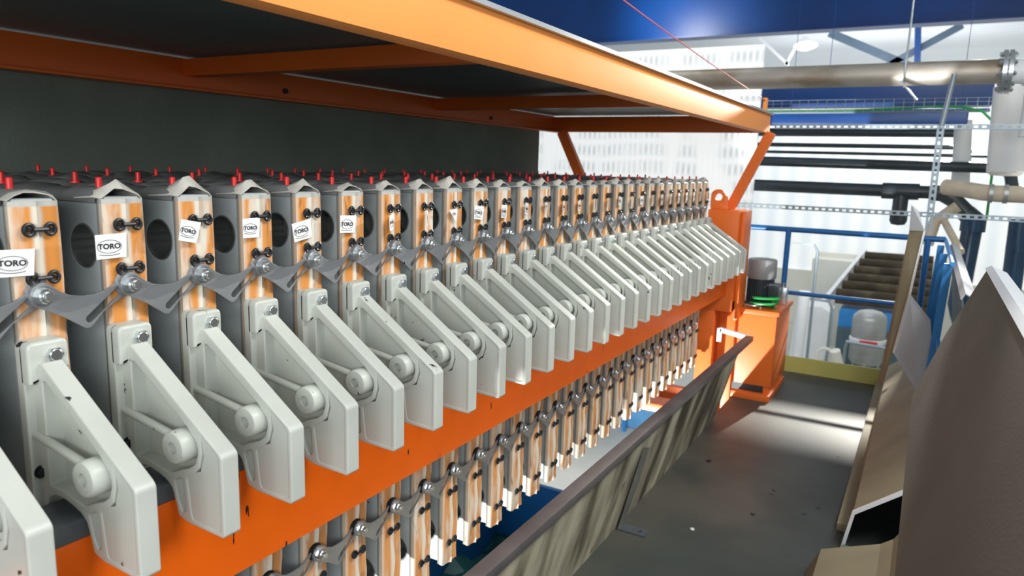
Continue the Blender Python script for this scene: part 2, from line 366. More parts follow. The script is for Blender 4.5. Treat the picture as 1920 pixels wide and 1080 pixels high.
# ================================================================ FILTER PLATE (prototype at n = 0)
def make_plate():
    y = Y0; root = empty('filter_plate', (XF, y, ZB), '', 'filter plate', 'filter plates of the press')
    mb = MB()
    hs = [circ(-1.323, -.170, .040, 32), circ(-1.323, -1.19, .040, 32), circ(-2.40, -.170, .040, 24), circ(-2.40, -1.19, .040, 24)]
    mb.shape(rounded([(-2.47, -1.293), (-1.249, -1.293), (-1.249, -.078), (-2.47, -.078)], .008), hs, .066, 'xz', y + .040, .004)
    wn(mb.build('plate_body', 'plate', root, 60))
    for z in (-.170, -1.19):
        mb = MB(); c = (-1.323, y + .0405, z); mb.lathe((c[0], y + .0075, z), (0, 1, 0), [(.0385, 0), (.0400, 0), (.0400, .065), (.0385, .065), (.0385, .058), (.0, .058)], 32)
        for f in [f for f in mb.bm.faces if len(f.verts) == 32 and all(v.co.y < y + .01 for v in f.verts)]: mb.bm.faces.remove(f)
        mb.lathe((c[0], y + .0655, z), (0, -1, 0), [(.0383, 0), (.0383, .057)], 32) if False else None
        mb.build('port_shade_cup', 'liner', root)  # dark cup added to shade the corner hole
    # cloth sleeve wrapped round the front edge
    mb = MB(); nz = 90; ring = []; K = 11
    for i in range(nz + 1):
        t = i / nz; z = -.082 - t * (1.218); low = max(0, min(1, (-.80 - z) / .12)); amp = .0008 + .006 * low
        ph = z * 26
        bul = amp * math.sin(ph) ; bul2 = amp * math.sin(ph * 1.0 + 1.4)
        x0 = -1.2455
        pts = [(x0 - .024, y + .004), (x0 - .004, y + .0015), (x0, y + .006), (x0 + .0012 + bul2 * .3, y + .020), (x0 + .002 + .5 * abs(bul), y + .036 + .3 * bul), (x0 + .0060 + .6 * abs(bul), y + .0395 + .5 * bul),
               (x0 + .0022, y + .043 + .3 * bul), (x0 + .001, y + .060), (x0 + .0005 + .4 * abs(bul2), y + .074 + .9 * max(0, bul)), (x0 - .004, y + .0785 + .9 * bul), (x0 - .024, y + .076)]
        for (px, py) in pts: ring.append((px, py, z))
    fs = [(i * K + j, i * K + (j + 1) % K, (i + 1) * K + (j + 1) % K, (i + 1) * K + j) for i in range(nz) for j in range(K)]
    fs += [tuple(range(K)), tuple(range(nz * K, nz * K + K))[::-1]]
    mb.add(ring, fs); mb.build('cloth_sleeve', 'cloth', root, smooth=50)
    # dark cloth draped over the top edge, running back
    mb = MB(); nx = 40; vs = []; W = [(-.003, -.014), (0, -.004), (.012, .003), (.030, .006), (.050, .006), (.068, .003), (.079, -.004), (.082, -.014)]
    r2 = random.Random(3); k = len(W)
    for i in range(nx + 1):
        x = -1.262 - 1.205 * i / nx; dz = .0035 * math.sin(i * .9) + .0025 * math.sin(i * 2.3 + 1)
        for (dy, dzz) in W: vs.append((x, y + dy, -.073 + dzz + (dz if dzz > -.005 else 0)))
    n0 = len(vs); vs += [(a, c, d - .002) for a, c, d in vs]
    fs = []
    for i in range(nx):
        for j in range(k - 1): fs += [(i * k + j, i * k + j + 1, (i + 1) * k + j + 1, (i + 1) * k + j), (n0 + i * k + j, n0 + (i + 1) * k + j, n0 + (i + 1) * k + j + 1, n0 + i * k + j + 1)]
    for j in range(k - 1): fs += [(j, n0 + j, n0 + j + 1, j + 1), (nx * k + j, nx * k + j + 1, n0 + nx * k + j + 1, n0 + nx * k + j)]
    for i in range(nx): fs += [(i * k, (i + 1) * k, n0 + (i + 1) * k, n0 + i * k), (i * k + k - 1, n0 + i * k + k - 1, n0 + (i + 1) * k + k - 1, (i + 1) * k + k - 1)]
    mb.add(vs, fs); mb.build('top_cloth', 'topcloth', root, smooth=60)
    # red pins along the top
    for x in (-1.318, -1.66, -2.03, -2.39):
        mb = MB(); mb.cyl((x, y + .040, -.071), (x, y + .040, -.0665), .011, 14); mb.lathe((x, y + .040, -.068), (0, 0, 1), [(.0055, 0), (.0055, .019), (.0048, .021), (.003, .022)], 14)
        mb.build('red_pin', 'red', root)
    # black double-ring ties closing the seam
    for z in (-.127, -.206, -.885, -1.05, -1.225):
        mb = MB(); yc = y + .041
        for s in (-1, 1):
            mb.tube([(XF + .007, yc + s * .0165 + .0078 * math.cos(a), z + .0088 * math.sin(a)) for a in [2 * math.pi * q / 18 for q in range(18)]], .0034, 8, True)
            mb.cyl((XF + .002, yc + s * .0165, z), (XF + .009, yc + s * .0165, z), .0034, 8)
        mb.cyl((XF + .010, yc - .011, z), (XF + .010, yc + .011, z), .0036, 8)
        mb.build('seam_tie', 'black', root)
    # moulded handle
    mb = MB(); yc = y + .021
    outer = [(-1.228, -.345), (-1.196, -.334), (-.969, -.487), (-.9635, -.494), (-.9635, -.632), (-.968, -.637), (-1.058, -.634), (-1.084, -.627), (-1.092, -.600), (-1.099, -.578), (-1.112, -.568), (-1.135, -.560), (-1.160, -.555), (-1.185, -.556), (-1.205, -.566), (-1.212, -.585), (-1.228, -.60)]
    recA = [(-1.196, -.366), (-1.188, -.364), (-1.048, -.458), (-1.036, -.472), (-1.0265, -.480), (-1.0245, -.497), (-1.032, -.518), (-1.050, -.531), (-1.070, -.538), (-1.100, -.551), (-1.130, -.547), (-1.160, -.541), (-1.196, -.541)]
    recB = [(-1.016, -.464), (-1.010, -.468), (-.978, -.4905), (-.974, -.498), (-.974, -.624), (-.980, -.6265), (-1.044, -.624), (-1.048, -.618), (-1.056, -.550), (-1.040, -.541), (-1.022, -.525), (-1.0145, -.500)]
    recC = [(-1.0905, -.563), (-1.070, -.552), (-1.066, -.560), (-1.064, -.612), (-1.072, -.617), (-1.082, -.600)]
    mb.shape(rounded(outer, .005), [rounded(recA, .006), rounded(recB, .004), rounded(recC, .004)], .034, 'xz', yc, .0028)
    mb.shape([(-1.20, -.36), (-1.045, -.45), (-1.02, -.475), (-1.015, -.50), (-1.05, -.538), (-1.11, -.557), (-1.20, -.548)], [], .006, 'xz', y + .034)
    mb.shape([(-1.018, -.458), (-.970, -.489), (-.970, -.628), (-1.05, -.628), (-1.062, -.545), (-1.020, -.53), (-1.010, -.50)], [], .0305, 'xz', yc)
    mb.shape([(-1.094, -.558), (-1.065, -.548), (-1.06, -.62), (-1.078, -.622)], [], .016, 'xz', yc + .004)
    h = wn(mb.build('handle', 'cast', root, smooth=60))
    # mounting shoe of the handle
    mb = MB()
    mb.shape(rounded([(y - .010, -.60), (y + .054, -.60), (y + .054, -.302), (y - .010, -.302)], [.004, .004, .012, .012]), [], .022, 'yz', -1.232, .003)
    mb.shape(rounded([(y - .010, -.372), (y + .054, -.352), (y + .054, -.302), (y - .010, -.302)], [.003, .003, .012, .012]), [], .028, 'yz', -1.218, .005)
    wn(mb.build('mounting_shoe', 'cast', h, 60))
    mb = MB(); bolt_head(mb, (-1.205, y + .029, -.326), (1, 0, 0), .0125, .010, False); mb.build('bolt', 'zinc', h)
    mb = MB(); bolt_head(mb, (-1.221, y + .004, -.523), (1, 0, 0), .009, .008, True); mb.build('bolt', 'black', h)
    mb = MB(); mb.lathe((-1.059, y + .026, -.489), (0, -1, 0), [(.028, 0), (.029, .004), (.029, .040), (.0265, .0445), (.024, .045), (.011, .045), (.0105, .041), (.0095, .028), (.0, .028)], 32)
    mb.build('roller', 'cast', h, smooth=40)
    mb = MB(); mb.cyl((-1.224, y + .002, -.458), (-1.082, y + .002, -.478), .0075, 14); mb.build('pin', 'cast', h)
    return root
def make_flap(parent, v, y):
    """folded cloth end standing up at the front of the top edge"""
    mb = MB(); pk, ph_, back = v
    prof_front = [(0, -.002), (.012, .006), (.026, .010 + .3 * ph_), (.042, .010 + .2 * ph_), (.058, .008), (.070, .004), (.0765, -.004)]
    prof_mid = [(-.004, .000), (.010, .007 + ph_ * .35), (.026, .010 + ph_ * (.9 if pk < .5 else .6)), (.040, .010 + ph_), (.056, .008 + ph_ * .55), (.070, .006 + ph_ * .2), (.079, -.004)]
    prof_back = [(-.003, -.004), (.012, .002), (.028, .006), (.042, .007), (.056, .006), (.070, .002), (.081, -.006)]
    rows = [(XF - .003, prof_front), (XF - .020, prof_mid), (XF - .060 - back, prof_back)]
    vs = []; k = 7
    for x, p in rows:
        for a, c in p: vs.append((x, y + a, -.078 + c))
    n0 = len(vs); vs += [(a, c, d - .0016) for a, c, d in vs]; fs = []
    for i in range(2):
        for j in range(k - 1): fs += [(i * k + j, i * k + j + 1, (i + 1) * k + j + 1, (i + 1) * k + j), (n0 + i * k + j, n0 + (i + 1) * k + j, n0 + (i + 1) * k + j + 1, n0 + i * k + j + 1)]
    for j in range(k - 1): fs += [(j, n0 + j, n0 + j + 1, j + 1), (2 * k + j, 2 * k + j + 1, n0 + 2 * k + j + 1, n0 + 2 * k + j)]
    for i in range(2): fs += [(i * k, (i + 1) * k, n0 + (i + 1) * k, n0 + i * k), (i * k + k - 1, n0 + i * k + k - 1, n0 + (i + 1) * k + k - 1, (i + 1) * k + k - 1)]
    mb.add(vs, fs); return mb.build('cloth_flap', 'flap', parent, smooth=30)
# logo lettering: oval ring, word and a small line under it
def make_logo():
    c = bpy.data.curves.new('lettering', 'FONT'); c.body = 'TORO'; c.size = .0125; c.align_x = 'CENTER'; c.align_y = 'CENTER'; c.extrude = .0002; c.offset = .00045; c.space_character = 1.05
    ob = bpy.data.objects.new('lettering', c); COL.objects.link(ob); ob.scale = (1.15, 1, 1)
    me = bpy.data.meshes.new_from_object(ob.evaluated_get(bpy.context.evaluated_depsgraph_get()))
    bm = bmesh.new(); bm.from_mesh(me); bpy.data.objects.remove(ob); bpy.data.meshes.remove(me)
    mb = MB()
    for v in bm.verts: v.co = Vector((v.co.z + .0010, v.co.x * 1.12, v.co.y))
    mb.merge(bm)
    ell = lambda a, b_, n=40: [(a * math.cos(2 * math.pi * i / n), b_ * math.sin(2 * math.pi * i / n)) for i in range(n)]
    mb.shape(ell(.0225, .0118), [ell(.0217, .0110)], .0004, 'yz', .0010)
    mb.shape([(y_, z_) for y_, z_ in [(-.019 + .038 * i / 12, -.0128 - .0022 * math.sin(math.pi * i / 12)) for i in range(13)] + [(.019 - .038 * i / 12, -.0138 - .0022 * math.sin(math.pi * i / 12)) for i in range(13)]], [], .0004, 'yz', .0010)
    return mb
def tag_mesh(kind):
    mb = MB()
    if kind == 0: P = [(.0, .0215), (-.058, .020), (-.0565, -.0225), (-.002, -.0215)]
    elif kind == 1: P = [(.0, .021), (-.046, .0185), (-.044, -.022), (-.003, -.021)]
    else: P = [(.0, .020), (-.046, .019), (-.005, -.021)]
    mb.shape(P, [], .0011, 'yz', 0)
    return mb
tag0 = [tag_mesh(k).build('name_tag', 'tag', None, 0) for k in range(3)]
logo0 = make_logo().build('printed_logo', 'ink', None, 0)
tag_me = [t.data for t in tag0]; logo_me = logo0.data
for t in tag0 + [logo0]: bpy.data.objects.remove(t)
FL = [(.5, .004, 0), (.5, .020, .02), (.3, .026, .03), (.4, .018, .02), (.6, .010, 0), (.4, .014, .01)]
proto = make_plate()
flap_me = []
for v in FL:
    f = make_flap(proto, v, Y0); flap_me.append(f.data); flap_mat = f; bpy.data.objects.remove(f)
def mesh_child(name, me, parent, loc=(0, 0, 0), rot=(0, 0, 0)):
    o = bpy.data.objects.new(name, me); COL.objects.link(o); o.parent = parent; o.location = loc; o.rotation_euler = rot; o['_o'] = [0, 0, 0]; return o
flap_of = {0: 0, 1: 1, 2: 2, 3: 3, 4: 1, 5: 4, 6: 5, 7: 3, 8: 2, 9: 3, 10: 5, 11: 4, 12: 1, 13: 5}
tag_rot = {0: (-3, -2), 1: (-1, 2), 2: (-14, 3), 3: (-2, 0), 4: (8, 0), 5: (-4, 2), 6: (3, 25), 7: (-6, 35), 8: (0, 3), 9: (-8, 3), 10: (-4, 12)}
NP = 29
ends = {0: 'nearest the camera with only its handle in frame', 1: 'second from the camera, at the photo edge', NP - 1: 'last of the row, beside the orange end post'}
for i in range(NP):
    n = i - 1
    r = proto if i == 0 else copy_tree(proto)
    r.location = (XF, Y0 + n * PITCH, ZB)
    r['label'] = 'grey filter plate with pale handle, ' + ends.get(i, ORD[i] + ' in the row from the camera')
    if n < 0: continue
    mesh_child('cloth_flap', flap_me[flap_of.get(n, rnd.choice([0, 3, 4, 5, 1]))], r)
    kind = 2 if n == 8 or n == 12 else (1 if n in (2, 3, 6, 7) or (n > 10 and n % 3) else 0)
    tz, yw = tag_rot.get(n, (rnd.uniform(-14, 8), rnd.uniform(-4, 30)))
    zt = {0: -.178, 1: -.163, 2: -.152, 3: -.150}.get(n, -.160)
    t = mesh_child('name_tag', tag_me[kind], r, (.0105, .028 if n == 0 else .034, zt - ZB), (R3(tz), 0, R3(yw)))
    l = mesh_child('printed_logo', logo_me, t, (0, -.033 if kind == 0 else -.026, -.001))
    l.scale = (1, 1, 1) if kind == 0 else ((1, .8, .8) if kind == 1 else (1, .4, .4))
    if kind == 2: l.location = (0, -.018, .006)

# ================================================================ LINK CHAINS
def make_link(zc, sc=1.0):
    y = Y0 + .030; root = empty('chain_link', (-1.225, y, zc), '', 'chain link')
    f = lambda a, c: (y + a, zc + c)
    outer = circ(0, 0, .0205, 9, R3(250), R3(60)) if False else []
    left = [(.0205 * math.cos(R3(a)), .0205 * math.sin(R3(a))) for a in range(235, 49, -15)]
    top = [(.030, .002), (.045, -.006), (.066, -.010), (.088, -.0105), (.108, -.006), (.126, .003), (.140, .012)]
    right = [(PITCH + .016 * math.cos(R3(a)), .016 * math.sin(R3(a))) for a in range(110, -60, -20)]
    bot = [(.105, -.040), (.082, -.0625), (.0745, -.067), (.066, -.066), (.058, -.060), (.030, -.040)]
    slot = []
    p0 = Vector((.075, -.0515)); p1 = Vector((.139, -.005)); d = (p1 - p0).normalized(); nrm = Vector((-d.y, d.x)); rr = .0068
    for a in range(90, 271, 30): q = p0 + rr * (d * math.cos(R3(a)) + nrm * math.sin(R3(a))); slot.append((q.x, q.y))
    for a in range(-90, 91, 30): q = p1 + rr * (d * math.cos(R3(a)) + nrm * math.sin(R3(a))); slot.append((q.x, q.y))
    mb = MB(); mb.shape([f(*p) for p in left + top + right + bot], [[f(*p) for p in slot]], .0045, 'yz', -1.225, .0006)
    for v in mb.bm.verts: v.co.x += -.010 * max(0, min(1, (v.co.y - y - .015) / (PITCH - .03)))
    wn(mb.build('link_plate', 'link', root))
    mb = MB(); mb.cyl((-1.2425, y, zc), (-1.2275, y, zc), .019, 20); mb.cyl((-1.2375, y, zc), (-1.2385, y, zc), .0225, 20)
    mb.build('spacer', 'black' if zc < -.5 else 'link', root)
    mb = MB(); p = Vector((-1.2225, y, zc)); mb.cyl(p, p + Vector((.002, 0, 0)), .0165, 20); mb.cyl(p, p + Vector((.012, 0, 0)), .0135, 6)
    mb.cyl(p + Vector((.012, 0, 0)), p + Vector((.0145, 0, 0)), .0125, 18, .0105)
    mb.build('nut', 'zinc', root)
    mb = MB(); mb.lathe(p, (1, 0, 0), [(.0078, 0), (.0078, .020), (.0068, .0215), (.0, .0215)], 16); mb.build('stud', 'zinc', root)
    return root
for nm, zc, grp in (('upper', -.2325, 'links of the upper chain'), ('lower', -.972, 'links of the lower chain')):
    L0 = make_link(zc)
    for i in range(NP - 1):
        r = L0 if i == 0 else copy_tree(L0)
        r.location = (-1.225, Y0 + .030 + (i - 1) * PITCH, zc)
        r['label'] = f'steel link of the {nm} chain starting at the {ORD[i]} filter plate from the camera'
        r['group'] = grp

# ================================================================ PRESS FRAME
fr = empty('press_frame', (-1.15, 4.9, -1.9), 'orange steel press frame with long side beam and end post under the plate handles', 'machine frame')
mb = MB(); mb.box(-1.19, -1.105, -1.2, 4.82, -.815, -.606, .002); mb.build('side_beam', 'orange', fr)
mb = MB(); mb.box(-1.20, -1.106, -1.2, 4.82, -.606, -.573, .002); o = mb.build('slide_rail', 'rail', fr); o['label'] = 'dark grey slide rail on top of the orange beam'
mb = MB()
mb.box(-1.262, -1.060, 4.80, 5.02, -.93, -.258, .006)
mb.shape([(-1.30, -.93), (-1.24, -.93), (-1.20, -.60), (-1.105, -.60), (-1.105, -.815), (-1.06, -.86), (-1.06, -.93)], [], .10, 'xz', 4.86, .002)
mb.build('end_post', 'orange_clean', fr)
mb = MB(); mb.box(-1.058, -1.032, 4.86, 5.06, -.99, -.265, .004); mb.build('post_flange', 'orange_clean', fr)
mb = MB(); mb.box(-1.275, -1.168, 4.80, 4.86, -3.9, -.93, .003); mb.build('leg', 'orange_clean', fr)
mb = MB(); mb.box(-1.168, -1.06, 4.95, 5.0, -1.75, -.93, .003); mb.build('rear_web', 'orange_clean', fr)
mb = MB()
mb.shape(rounded([(-1.262, -.262), (-1.262, -.150), (-1.235, -.128), (-1.190, -.128), (-1.160, -.165), (-1.14, -.262)], .02), [circ(-1.211, -.178, .024, 24)], .03, 'xz', 4.86, .003)
mb.build('lifting_lug', 'orange_clean', fr)
mb = MB(); mb.box(-2.75, -1.275, 4.93, 5.12, -1.76, -1.70, .004); mb.box(-2.75, -1.16, 5.30, 5.36, -1.80, -1.66, .004); mb.build('cross_member', 'orange_clean', fr)
mb = MB(); mb.box(-2.75, -1.20, 5.13, 5.29, -1.82, -1.80); mb.build('dark_plate', 'darksheet', fr, smooth=0)  # dark plate added for the dark area between the cross members
mb = MB(); mb.box(-2.75, -2.50, 4.80, 5.02, -1.72, -.258, .006); mb.build('rear_post', 'orange_clean', fr)
mb = MB(); mb.box(-2.62, -2.50, -1.2, 4.8, -.815, -.606, .002); mb.build('rear_beam', 'orange_clean', fr)

# canopy
cn = empty('canopy', (-1.2, 4.9, -.258), 'orange framed canopy with dark underside projecting over the filter plates', 'canopy')
mb = MB(); mb.box(-.964, -.955, -.6, 5.0, .243, .360, .001); mb.box(-1.015, -.964, -.6, 5.0, .243, .250, .001); mb.build('front_fascia', 'glare_orange', cn)
mb = MB(); mb.box(-2.51, -2.50, -.6, 5.0, .238, .355, .001); mb.box(-2.50, -2.45, -.6, 5.0, .238, .246, .001); mb.build('back_rail', 'orange_clean', cn)
for y in (-.1, 1.86, 3.47, 4.97):
    mb = MB(); mb.box(-2.50, -.965, y - .03, y - .022, .290 if y < 4.5 else .243, .352, .001); mb.box(-2.50, -.965, y - .022, y + .03, .290 if y < 4.5 else .243, .297 if y < 4.5 else .250, .001); mb.build('cross_beam', 'orange_clean', cn)
mb = MB(); mb.box(-2.56, -.945, -.65, 5.01, .361, .366); o = mb.build('roof_sheet', 'canopy', cn, smooth=0)
mb = MB(); mb.box(-.953, -.938, -.65, 5.01, .358, .370); o = mb.build('edge_trim', 'edge', cn, smooth=0); o['label'] = 'pale galvanised edge strip'
mb = MB(); mb.bar((-.935, 4.95, .245), (-1.16, 4.95, -.265), .05, .062, .003); mb.build('strut', 'orange_clean', cn)
mb = MB(); mb.bar((-2.43, 4.95, .245), (-2.15, 4.95, -.30), .05, .07, .003); mb.build('strut', 'orange_clean', cn)
mb = MB(); mb.box(-.972, -.950, 4.80, 4.85, .345, .450, .003); mb.cyl((-.96, 4.80, .435), (-.96, 4.74, .438), .006, 10); mb.build('cord_post', 'glare_orange', cn)
for y in (2.33, 4.05):
    mb = MB(); mb.cyl((-2.499, y, .283), (-2.49, y, .283), .012, 10); mb.build('bolt', 'black', cn)
# emergency cord
mb = MB(); A = Vector((-.958, 4.76, .437)); Bv = Vector((-.90, .95, .60))
pts = [A.lerp(Bv, t / 20) - Vector((0, 0, .02 * math.sin(math.pi * t / 20))) for t in range(21)]
mb.tube(pts, .0022, 8); tag(mb.build('pull_cord', 'pink'), 'thin red pull cord stretched above the canopy edge', 'cord')
# curtain
mb = MB(); vs = []; n = 90
for i in range(n + 1):
    y = -.6 + 5.4 * i / n; x = -2.545 + .006 * math.sin(y * 7)
    vs += [(x, y, .30), (x, y, -1.35)]
n0 = len(vs); vs += [(a - .003, c, d) for a, c, d in vs]; fs = []
for i in range(n): fs += [(2 * i, 2 * i + 1, 2 * i + 3, 2 * i + 2), (n0 + 2 * i, n0 + 2 * i + 2, n0 + 2 * i + 3, n0 + 2 * i + 1)]
fs += [(0, n0, n0 + 1, 1), (2 * n, 2 * n + 1, n0 + 2 * n + 1, n0 + 2 * n)]
mb.add(vs, fs); tag(mb.build('splash_curtain', 'curtain', smooth=60), 'dark green-grey woven splash curtain hanging behind the filter plates', 'curtain')

# ================================================================ TROUGH GUARD
tr = empty('splash_guard', (-1.0, 2.8, FZ), 'dirty cream sheet guard with grey top rail along the walkway edge', 'guard')
mb = MB(); mb.strip([(-1.03, FZ + .002), (-.905, -1.075)], .006, 'xz', .3, 4.42); mb.build('guard_panel', 'trough', tr, smooth=0)
mb = MB(); mb.box(-.935, -.885, .2, 4.70, -1.078, -1.046, .003); mb.build('top_rail', 'troughrail', tr)
mb = MB(); mb.bar((-.905, 4.70, -1.062), (-1.10, 4.70, -1.03), .03, .03, .003); mb.box(-1.115, -1.085, 4.685, 4.70, -1.11, -1.02, .002); mb.build('end_bracket', 'white', tr)
for y in (1.5, 2.80):
    mb = MB(); mb.bar((-1.012, y, FZ + .01), (-.897, y, -1.09), .006, .055) if False else None
    mb.add([(-1.008, y - .03, FZ + .004), (-1.008, y + .03, FZ + .004), (-.914, y + .03, -1.17), (-.914, y - .03, -1.15), (-1.016, y - .03, FZ + .004), (-1.016, y + .03, FZ + .004), (-.922, y + .03, -1.17), (-.922, y - .03, -1.15)],
           [(0, 1, 2, 3), (7, 6, 5, 4), (0, 4, 5, 1), (1, 5, 6, 2), (2, 6, 7, 3), (3, 7, 4, 0)])
    s = mb.build('stay', 'stay', tr, smooth=0)
    mb = MB(); mb.shape([(-1.01, y - .03), (-.895, y - .03), (-.895, y + .03), (-1.01, y + .03)], [circ(-.925, y, .009, 12)], .006, 'xy', FZ + .004); mb.build('foot_plate', 'rail', s, smooth=0)

# ================================================================ HYDRAULIC CABINET
cb = empty('hydraulic_unit', (-1.02, 5.25, FZ), 'orange hydraulic power unit with a motor on top beyond the press', 'hydraulic unit')
mb = MB(); mb.box(-1.27, -.800, 4.99, 5.52, -1.45, -.955, .006); mb.build('tank', 'orange_clean', cb)
mb = MB(); mb.box(-1.28, -.785, 4.97, 5.54, -.955, -.925, .004); mb.build('tank_lid', 'orange_clean', cb)
mb = MB(); mb.box(-1.25, -.80, 4.965, 5.02, FZ, -1.505, .003); mb.box(-1.25, -.80, 5.50, 5.55, FZ, -1.505, .003); mb.box(-.85, -.80, 5.0, 5.52, FZ, -1.505, .003); mb.box(-1.25, -1.2, 5.0, 5.52, FZ, -1.505, .003)
for x in (-1.22, -.85): mb.box(x, x + .04, 5.0, 5.05, -1.505, -1.45); mb.box(x, x + .04, 5.46, 5.5, -1.505, -1.45)
mb.build('base_frame', 'orange_clean', cb)
mo = MB(); mo.lathe((-.965, 5.22, -.74), (0, 0, 1), [(.092, 0), (.098, .01), (.098, .12), (.093, .135), (.06, .14), (0, .14)], 32); m1 = mo.build('motor_cowl', 'motorgrey', cb)
mb = MB(); mb.cyl((-.965, 5.22, -.90), (-.965, 5.22, -.74), .080, 28)
for k in range(36):
    a = 2 * math.pi * k / 36; c, s_ = math.cos(a), math.sin(a)
    mb.bar((-.965 + .088 * c, 5.22 + .088 * s_, -.90), (-.965 + .088 * c, 5.22 + .088 * s_, -.745), .004, .014)
mb.cyl((-.965, 5.22, -.925), (-.965, 5.22, -.90), .105, 28); mb.box(-.90, -.83, 5.14, 5.22, -.86, -.76, .006); mb.build('motor_body', 'blackpipe', cb)
mb = MB(); mb.box(-.86, -.80, 5.28, 5.36, -.925, -.80, .006); mb.cyl((-.83, 5.32, -.80), (-.83, 5.32, -.775), .02, 14); mb.build('valve_block', 'zinc', cb)
mb = MB(); mb.tube([(-.915 + .085 * math.cos(t * .35) + .004 * t * .2, 5.06 + .050 * math.sin(t * .35), -.915 + .0022 * t) for t in range(36)], .009, 10); o = mb.build('hose', 'green', cb); o['label'] = 'coiled green hose'
mb = MB(); mb.tube([(-.975 + .055 * math.cos(t * .35), 5.04 + .035 * math.sin(t * .35), -.918 + .001 * t) for t in range(19)], .007, 10); mb.build('hose', 'zinc', cb)

# ================================================================ RIGHT SIDE: SHEET-METAL CHUTES
# near flap: profile at constant Y, swept along Y
mb = MB()
P = [(.066, -1.26), (.030, -.90), (.017, -.645), (.080, -.452), (.158, -.256)]
mb.strip(P, -.004, 'xz', .55, 2.40)
nf = mb.build('sloping_chute_panel', 'tan', None, smooth=0, loc=(.06, 1.5, -1.26))
tag(nf, 'large tan sheet-metal chute panel leaning in at the right foreground', 'chute panel')
mb = MB(); mb.strip([(.156, -.254), (.168, -.245), (.205, -.262)], .004, 'xz', .55, 2.405); mb.build('folded_edge', 'greysheet', nf, smooth=0)
# lower hopper sheets
mb = MB(); mb.strip([(-.165, FZ + .001), (-.135, -1.385), (.085, -1.21), (.10, -1.20)], -.005, 'xz', 3.16, 5.86)
hp = mb.build('hopper_sheet', 'tan2', None, smooth=0, loc=(-.16, 4.5, FZ)); tag(hp, 'ochre sloping hopper sheet beyond the dark opening', 'hopper sheet', 'hopper sheets')
mb = MB(); mb.strip([(-.168, FZ + .001), (-.139, -1.381), (.084, -1.204)], -.014, 'xz', 3.145, 3.165); o = mb.build('rim', 'white', hp, smooth=0); o['label'] = 'pale bright rim'
mb = MB(); mb.box(-.20, -.155, 3.3, 5.86, FZ, FZ + .035, .003); mb.build('kick_strip', 'tan2', hp)
mb = MB(); mb.strip([(-.262, FZ + .001), (-.222, -1.455), (-.02, -1.372), (.02, -1.34), (.066, -1.262)], -.005, 'xz', .6, 2.90)
o = mb.build('hopper_sheet', 'tan2', None, smooth=0, loc=(-.2, 2, FZ)); tag(o, 'ochre sloping hopper sheet nearest the camera, below the big tan panel', 'hopper sheet', 'hopper sheets')
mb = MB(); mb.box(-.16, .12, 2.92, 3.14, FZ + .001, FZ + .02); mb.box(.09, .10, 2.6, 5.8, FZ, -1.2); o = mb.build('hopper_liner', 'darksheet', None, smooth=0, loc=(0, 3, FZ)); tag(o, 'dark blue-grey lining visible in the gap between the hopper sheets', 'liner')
# far flap
def cast(x, y, ax, val):
    d = [r[0] * (x - 960) + r[1] * (y - 540) + r[2] * 1356 for r in RX]; k = val / d[ax]; return Vector([c * k for c in d])
ff = empty('folded_chute_flap', (-.05, 4.6, -1.0), 'raised chute flap with tan face and pale grey lower panel behind the big tan one', 'chute flap')
def prism(name, m, pts, th, parent):
    pts = [Vector(p) for p in pts]; nrm = (pts[1] - pts[0]).cross(pts[2] - pts[0]).normalized() * th; n = len(pts); mb = MB()
    mb.add([tuple(p) for p in pts] + [tuple(p + nrm) for p in pts], [tuple(range(n)), tuple(range(n, 2 * n))[::-1]] + [(i, (i + 1) % n, n + (i + 1) % n, n + i) for i in range(n)])
    return mb.build(name, m, parent, smooth=0)
prism('side_face', 'tan2', [(-.083, 4.62, -.303), (-.012, 4.58, -.300), (-.048, 4.58, -.66), (-.092, 4.58, -1.002), (-.125, 4.62, -1.20), (-.150, 4.70, -1.22)], .004, ff)
prism('top_lip', 'greysheet', [(-.087, 4.60, -.160), (-.050, 4.60, -.190), (-.008, 4.58, -.300), (-.083, 4.61, -.303)], .004, ff)
prism('lower_panel', 'greysheet', [(-.042, 4.55, -.650), (.073, 4.50, -.775), (.112, 4.45, -1.03), (.060, 4.45, -1.185), (-.088, 4.57, -1.000)], .004, ff)  # pale bluish grey paints in the light on this face
prism('edge_strip', 'white', [(-.014, 4.575, -.300), (-.004, 4.575, -.300), (-.036, 4.56, -.66), (-.082, 4.56, -1.0), (-.092, 4.575, -1.0), (-.048, 4.575, -.66)], .003, ff)
# middle flap top edge
mb = MB(); mb.strip([(.150, -.475), (.160, -.452), (.200, -.475)], .005, 'xz', 3.3, 5.75); mf = mb.build('grey_chute_edge', 'greysheet', None, smooth=0, loc=(.15, 4.5, -.48))
tag(mf, 'long pale grey folded sheet edge running back between the tan panels', 'sheet edge')
mb = MB(); mb.strip([(.150, -.475), (.190, -.70), (.26, -1.3)], .005, 'xz', 3.3, 5.75); mb.build('skirt', 'darksheet', mf, smooth=0)

